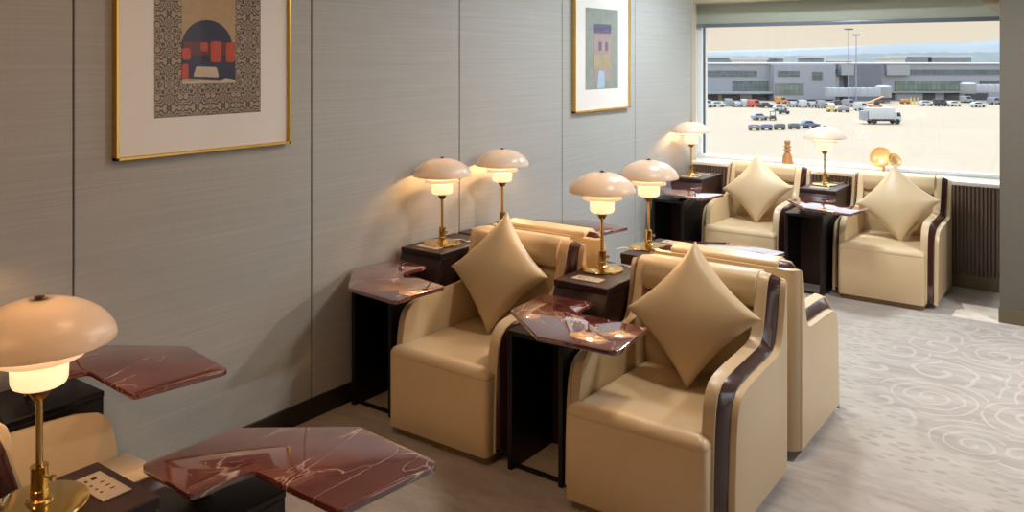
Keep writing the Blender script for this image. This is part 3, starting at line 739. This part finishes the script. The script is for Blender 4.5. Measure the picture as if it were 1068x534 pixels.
# vehicles
PAINT = {k: principled(k+'_vehicle_paint', c, .3) for k, c in dict(white=(.5, .5, .48), grey=(.25, .26, .28), dark=(.05, .05, .055), blue=(.13, .15, .25), green=(.11, .13, .115), red=(.60, .10, .06), orange=(.55, .22, .06), silver=(.28, .29, .30), violet=(.16, .155, .22), yellow=(.62, .45, .12)).items()}
TYRE = principled('tyre_rubber', (.02, .02, .02), .7); VGL = principled('vehicle_glass', (.03, .04, .05), .1)
def wheels(o, xs, y, r):
    for x in xs:
        for sy in (-1, 1):
            MB().cyl((x, sy*y-.1, r), (x, sy*y+.1, r), r, 14).build('wheel', TYRE, o)
def place(o, u, v, rz=0, sc=.78):
    o.scale = (sc, sc, sc)
    o.location = (*ext(u, at_v(v)), GZ); o.rotation_euler = (0, 0, YAW+R(rz))
def make_car(col, L=4.2, van=False):
    o = empty('service_van' if van else 'car'); H = 2.0 if van else 1.45; W2 = .85
    if van: body = [(-L/2, .35), (L/2, .35), (L/2, .95), (L/2-.5, 1.15), (L/2-1.0, H), (-L/2+.05, H)]
    else: body = [(-L/2, .35), (L/2, .35), (L/2, .8), (L/2-1.0, .95), (L/2-1.6, H), (-L/2+.6, H), (-L/2+.1, .98), (-L/2, .9)]
    MB().prism(body, -W2, W2, .06, 2, axis='y').build('body', PAINT[col], o)
    gl = [(L/2-1.15, 1.0), (L/2-1.62, H-.12), (-L/2+.7, H-.12), (-L/2+.35, 1.0)] if not van else [(L/2-.65, 1.2), (L/2-1.05, H-.15), (L/2-2.0, H-.15), (L/2-2.0, 1.2)]
    MB().prism(gl, -W2-.02, W2+.02, axis='y').build('side_windows', VGL, o)
    wheels(o, (-L/2+.8, L/2-.8), W2-.05, .33); return o
def make_tug(col):
    o = empty('baggage_tug')
    MB().prism([(-1.2, .3), (1.2, .3), (1.2, .75), (.4, .85), (.2, .95), (-.4, .95), (-.5, 1.05), (-1.2, 1.0)], -.6, .6, .05, 2, axis='y').build('body', PAINT[col], o)
    m = MB()
    for x in (-.5, .35):
        for y in (-.5, .5): m.box(x-.04, x+.04, y-.04, y+.04, .9, 1.75)
    m.box(-.65, .5, -.6, .6, 1.72, 1.82, .03); m.build('canopy', PAINT[col], o)
    wheels(o, (-.8, .8), .55, .28); return o
def make_dolly(col):
    o = empty('baggage_cart'); 
    MB().box(-1.25, 1.25, -.75, .75, .4, .52, .03).build('bed', PAINT['dark'], o)
    MB().prism([(-1.2, .5), (1.2, .5), (1.2, 1.15), (.9, 1.42), (-.9, 1.42), (-1.2, 1.15)], -.72, .72, .12, 3, axis='y').build('load_cover', PAINT[col], o)
    MB().cyl((1.25, 0, .4), (1.95, 0, .35), .04, 8).build('tow_bar', PAINT['dark'], o)
    wheels(o, (-.85, .85), .62, .22); return o
def make_truck():
    o = empty('box_truck')
    MB().box(-2.9, 1.5, -1.15, 1.15, .85, 2.75, .06, 2).build('cargo_box', PAINT['white'], o)
    MB().prism([(1.55, .5), (2.75, .5), (2.75, 1.25), (2.45, 2.05), (1.55, 2.1)], -1.05, 1.05, .08, 2, axis='y').build('cab', PAINT['white'], o)
    MB().prism([(1.9, 1.3), (2.62, 1.3), (2.40, 1.95), (1.9, 1.95)], -1.07, 1.07, axis='y').build('cab_windows', VGL, o)
    MB().box(-2.9, 2.7, -.9, .9, .5, .85, .02).build('chassis', PAINT['dark'], o)
    MB().box(-3.7, -2.95, -1.0, 1.0, .6, 2.2, .05).build('rear_lift', PAINT['silver'], o)
    wheels(o, (-1.9, 2.0), .95, .45); return o
t = make_truck(); place(t, 921, 129.0, 0, .9); tag(t, 'white box truck driving across the open apron', 'truck')
for col, u, v, lab in [('violet', 786.5, 136.0, 'violet-grey baggage cart at the left end of the train on the apron'), ('blue', 799.5, 135.7, 'blue-grey baggage cart, second from the left in the train'),
                       ('green', 813, 135.2, 'grey-green baggage cart in the middle of the train'), ('green', 828, 134.7, 'grey-green baggage cart next to the blue car in the train')]:
    o = make_dolly(col); place(o, u, v, 0, .62); tag(o, lab, 'baggage cart', 'baggage carts on the apron')
o = make_car('blue', 3.2); place(o, 845, 133.6); tag(o, 'blue car at the right end of the row on the apron, above the far lamp', 'car')
o = make_car('silver', 3.4); place(o, 792.5, 125.2, 8); tag(o, 'silver car stopped behind the baggage cart train', 'car')
o = make_tug('dark'); place(o, 806, 125.2, 75); tag(o, 'dark baggage tug right beside the silver car on the apron', 'tug')
o = make_tug('dark'); place(o, 817.5, 119, -10); tag(o, 'dark baggage tug standing alone nearer the terminal block', 'tug')
row = [('white', 737, 112, 1, 0, 'white van parked furthest left before the terminal'), ('white', 749, 111.5, 0, 0, 'white car second from the left before the terminal'), ('silver', 759, 110.6, 1, 90, 'silver van under the terminal canopy'),
       ('grey', 768, 111.5, 0, 90, 'grey car left of the white vehicle under the canopy'), ('white', 776, 111.3, 1, 90, 'white van between the grey car and the red van'), ('red', 787, 111.8, 1, 8, 'red van before the terminal canopy, the only red one'),
       ('dark', 799, 112.4, 0, 5, 'dark car right beside the red van'), ('white', 814, 115.6, 0, 0, 'white car parked in front of the projecting terminal block'), ('orange', 815, 108.2, 1, 4, 'orange van close to the projecting block wall'),
       ('silver', 826, 111.5, 0, 90, 'silver car at the left of the row along the projecting block'), ('white', 836, 112, 1, 90, 'white van in the row along the projecting block, left part'), ('grey', 846, 112, 0, 90, 'grey car mid row along the projecting block'),
       ('silver', 855.5, 112.6, 1, 90, 'silver van at the right of the row along the projecting block'), ('white', 865, 113.2, 0, 90, 'white car by the corner of the projecting block'),
       ('dark', 874, 110.2, 0, 6, 'dark car in shade below the jet bridge start'), ('grey', 886, 111.5, 1, 0, 'grey van beneath the long jet bridge'), ('white', 898, 115.2, 1, 12, 'white van beside the orange belt loader'),
       ('white', 966, 110.5, 0, -5, 'white car left of the row under the right jet bridge'), ('dark', 981, 110.8, 1, 0, 'dark van in the middle of the row near the right jet bridge'), ('white', 995, 111, 0, 6, 'white car right of the dark van near the right jet bridge'),
       ('silver', 1008, 107.2, 1, 0, 'silver van behind the white cars at right'), ('white', 1020, 111.9, 0, 4, 'white car nearest the pillar on the apron'), ('grey', 1037, 109, 1, -4, 'grey van half hidden next to the pillar')]
for col, u, v, van, rz, lab in row:
    o = make_car(col, 3.4 if van else 3.6, bool(van)); place(o, u, v, rz); tag(o, lab, 'van' if van else 'car')
def belt_loader():
    o = empty('belt_loader')
    MB().prism([(-2.2, .4), (2.0, .4), (2.0, .9), (-2.2, .9)], -.8, .8, .05, axis='y').build('chassis', PAINT['orange'], o)
    MB().prism([(-3.0, .9), (-3.0, 1.1), (2.6, 3.2), (2.6, 2.95)], -.45, .45, axis='y').build('belt', PAINT['orange'], o)
    MB().box(.6, 1.8, .2, .8, .9, 1.9, .05).build('cab', PAINT['dark'], o); wheels(o, (-1.5, 1.4), .75, .35); return o
o = belt_loader(); place(o, 911, 113.2, 5); tag(o, 'orange belt loader in front of the jet bridge head', 'loader')
o = make_dolly('orange'); place(o, 944, 108.4); tag(o, 'orange covered baggage cart parked along the terminal wall', 'baggage cart')
o = make_tug('yellow'); place(o, 867.5, 116.5); tag(o, 'yellow baggage tug at the foot of the jet bridge start', 'tug')
o = make_dolly('grey'); place(o, 880, 117); tag(o, 'grey container cart standing just right of the parked row', 'baggage cart')
for k, u in enumerate((950, 953.5, 957.5)):
    m = MB(); m.lathe([(0, 0), (.3, 0), (.3, .06), (.2, .06), (.13, 1.5), (0, 1.5)], 12)
    o = m.build('bollard', PAINT['yellow']); o.location = (*ext(u, at_v(109)), GZ); tag(o, 'yellow bollard before the terminal wall, '+('left', 'middle', 'right')[k]+' of three', 'bollard', 'yellow bollards')
# things beyond the terminal
FARW = principled('far_white_building', (.5, .49, .46), .7); FARB = principled('far_blue_grey_building', (.17, .20, .23), .7); FARG = principled('far_grey_building', (.2, .205, .22), .7); FARR = principled('far_red_roof', (.32, .16, .13), .7)
def far_building(u0, u1, v0, d, mat, label, storeys=0):
    o = empty('far_building', (*ext((u0+u1)/2, d), GZ), YAW); tag(o, label, 'building'); w2 = (u1-u0)/2/FPX*d; h = zof(v0, d)-GZ
    MB().box(-w2, w2, 0, 18, -2, h).build('walls', mat, o)
    MB().box(-w2-.6, w2+.6, -.5, 18.5, h-.4, h+.5).build('roof', FARW, o)
    if storeys:
        for s in range(storeys):
            z = h-2.6-s*3.4; n = max(3, int(w2*2/5))
            m = MB()
            for k in range(n):
                x = -w2+(k+.5)*2*w2/n; m.box(x-1.1, x+1.1, -.2, .1, z-1.5, z+.4)
            m.build('windows', FARB, o)
    return o
far_building(735, 768, 59.5, 380, FARB, 'low blue-grey hangar far beyond the left end of the terminal', 1)
far_building(775, 800, 61.5, 330, FARW, 'long low white shed beyond the terminal, left of the grey tower')
far_building(812, 817, 60.2, 330, FARG, 'small dark grey rooftop tower beyond the terminal')
far_building(848, 859, 59.6, 340, FARB, 'blue-grey block behind the projecting terminal block', 1)
far_building(881, 889, 63.2, 300, FARR, 'small reddish block under the light masts')
far_building(930, 944, 60.5, 400, FARW, 'white block left of the far apartment rows', 1)
far_building(940, 968, 58.5, 420, FARG, 'far grey apartment row with white window bands, left of two', 3)
far_building(972, 1013, 58.8, 420, FARG, 'far grey apartment row near the pillar, right of two', 3)
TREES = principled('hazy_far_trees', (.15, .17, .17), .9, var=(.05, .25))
def ridge(name, d, pts, mat, depth, rough, label=None, kind=None):
    m = MB(); b = bmesh.new(); rows = []
    n = 160; u0, u1 = pts[0][0], pts[-1][0]
    for i in range(n+1):
        u = u0+(u1-u0)*i/n
        for (a, va), (c, vc) in zip(pts, pts[1:]):
            if a <= u <= c: v = va+(vc-va)*(u-a)/(c-a); break
        v += random.uniform(-rough, rough)
        r0 = ext(u, d); r1 = ext(u, d+depth*.5); r2 = ext(u, d+depth)
        z = zof(v, d+depth*.5)
        rows.append([b.verts.new((*r0, GZ-6)), b.verts.new((*ext(u, d+depth*.15), GZ+(z-GZ)*.55)), b.verts.new((*r1, z)), b.verts.new((*r2, GZ-6))])
    for a, c in zip(rows, rows[1:]):
        for k in range(3): b.faces.new((a[k], c[k], c[k+1], a[k+1]))
    bmesh.ops.recalc_face_normals(b, faces=b.faces); m._merge(b); return m.build(name, mat)
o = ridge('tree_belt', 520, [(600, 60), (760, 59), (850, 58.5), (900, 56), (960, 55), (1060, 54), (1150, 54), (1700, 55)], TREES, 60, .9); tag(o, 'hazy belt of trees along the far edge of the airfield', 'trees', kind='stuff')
HILL1 = principled('hazy_blue_hill', (.215, .235, .24), .95, var=(.004, .10)); HILL2 = principled('hazy_pale_blue_hill', (.27, .295, .295), .95)  # distance haze is put into both hill colours
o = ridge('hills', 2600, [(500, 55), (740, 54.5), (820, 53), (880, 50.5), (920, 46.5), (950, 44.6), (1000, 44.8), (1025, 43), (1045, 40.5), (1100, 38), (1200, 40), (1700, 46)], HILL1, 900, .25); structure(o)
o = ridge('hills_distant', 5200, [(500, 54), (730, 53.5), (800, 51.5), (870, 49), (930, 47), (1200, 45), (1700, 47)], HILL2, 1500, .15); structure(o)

# ------------------------------------------------------------------ sky, sun and added ceiling lights
wd = bpy.data.worlds.new('sky'); scene.world = wd; wd.use_nodes = True
nt = wd.node_tree; bg = nt.nodes['Background']
tc = N(nt, 'ShaderNodeTexCoord'); sp = N(nt, 'ShaderNodeSeparateXYZ'); nt.links.new(tc.outputs['Generated'], sp.inputs[0])
rp = ramp(nt, [(0, (.40, .33, .25)), (.49, (.62, .52, .40)), (.50, (.95, .84, .70)), (.53, (.93, .80, .64)), (.58, (1.6, 1.68, 1.75)), (.75, (2.1, 2.5, 3.1)), (1, (1.5, 2.1, 3.0))])
nt.links.new(math_(nt, 'ADD', math_(nt, 'MULTIPLY', sp.outputs[2], .5), .5), rp.inputs[0])
nt.links.new(rp.outputs[0], bg.inputs[0]); bg.inputs[1].default_value = 1.0
sun = bpy.data.lights.new('sun', 'SUN'); sun.energy = 3.4; sun.angle = R(.5); sun.color = (1, .93, .82)
so = bpy.data.objects.new('sun', sun); COL.objects.link(so)
sdir = Vector((.32, -1, -1.78)).normalized()
so.rotation_euler = sdir.to_track_quat('-Z', 'Y').to_euler(); so.location = (0, 30, 40)
def area(name, loc, rot, sx, sy, e, col, portal=False):
    l = bpy.data.lights.new(name, 'AREA'); l.shape = 'RECTANGLE'; l.size = sx; l.size_y = sy; l.energy = e; l.color = col
    if portal: l.cycles.is_portal = True
    o = bpy.data.objects.new(name, l); COL.objects.link(o); o.location = loc; o.rotation_euler = rot; return o
area('window_portal', ((WX+PX0)/2, GY+.03, 1.72), (R(-90), 0, 0), PX0-WX, 1.76, 1, (1, 1, 1), True)
area('window_portal', (1.68, GY+.03, 1.72), (R(-90), 0, 0), 2.5, 1.76, 1, (1, 1, 1), True)
area('window_portal', (RX+.02, 5.1, 1.48), (0, R(90), 0), 2.25, 3.0, 1, (1, 1, 1), True)  # portal for the added opening in the right wall
# unseen ceiling lights added to brighten wall, aisle and seats, with square bezels
for (x, y, e, c) in [(-1.9, 1.6, 10, (1, .54, .26)), (-2.0, 4.7, 19, (.90, .96, 1)), (-2.2, 6.3, 48, (.82, .93, 1)), (-1.2, 3.5, 22, (1, .88, .72)), (.6, 5.2, 74, (1, .97, .94)), (-2.0, -.2, 8, (1, .54, .26))]:
    MB().box(x-.17, x+.17, y-.17, y+.17, CZ-.012, CZ-.002, .002, 1).build('added_ceiling_light', principled('added_light_bezel', (.6, .6, .6), .4))
    tag(bpy.context.scene.objects[-1] if False else COL.objects[-1], 'square ceiling light added to brighten the room, out of view', 'added light', 'added ceiling lights')
    area('lamp', (x, y, CZ-.016), (0, 0, 0), .28, .28, e, c)  # added fill light beneath each bezel

# ------------------------------------------------------------------ camera
cam = bpy.data.cameras.new('camera'); co = bpy.data.objects.new('camera', cam); COL.objects.link(co)
co.location = (0, 0, CAMH); co.rotation_euler = (R(90), 0, YAW)
cam.sensor_fit = 'HORIZONTAL'; cam.sensor_width = 36; cam.lens = 36*FPX/1068
cam.shift_y = -(267-HYP)/1068; cam.clip_end = 20000; cam.clip_start = .05
scene.camera = co
vs = scene.view_settings; vs.view_transform = 'Standard'; vs.look = 'None'; vs.exposure = 0; vs.gamma = 1; vs.use_curve_mapping = False
scene.cycles.max_bounces = 8; scene.cycles.diffuse_bounces = 4; scene.cycles.glossy_bounces = 4; scene.cycles.transparent_max_bounces = 12
scene.cycles.use_denoising = True; scene.cycles.sample_clamp_indirect = 6
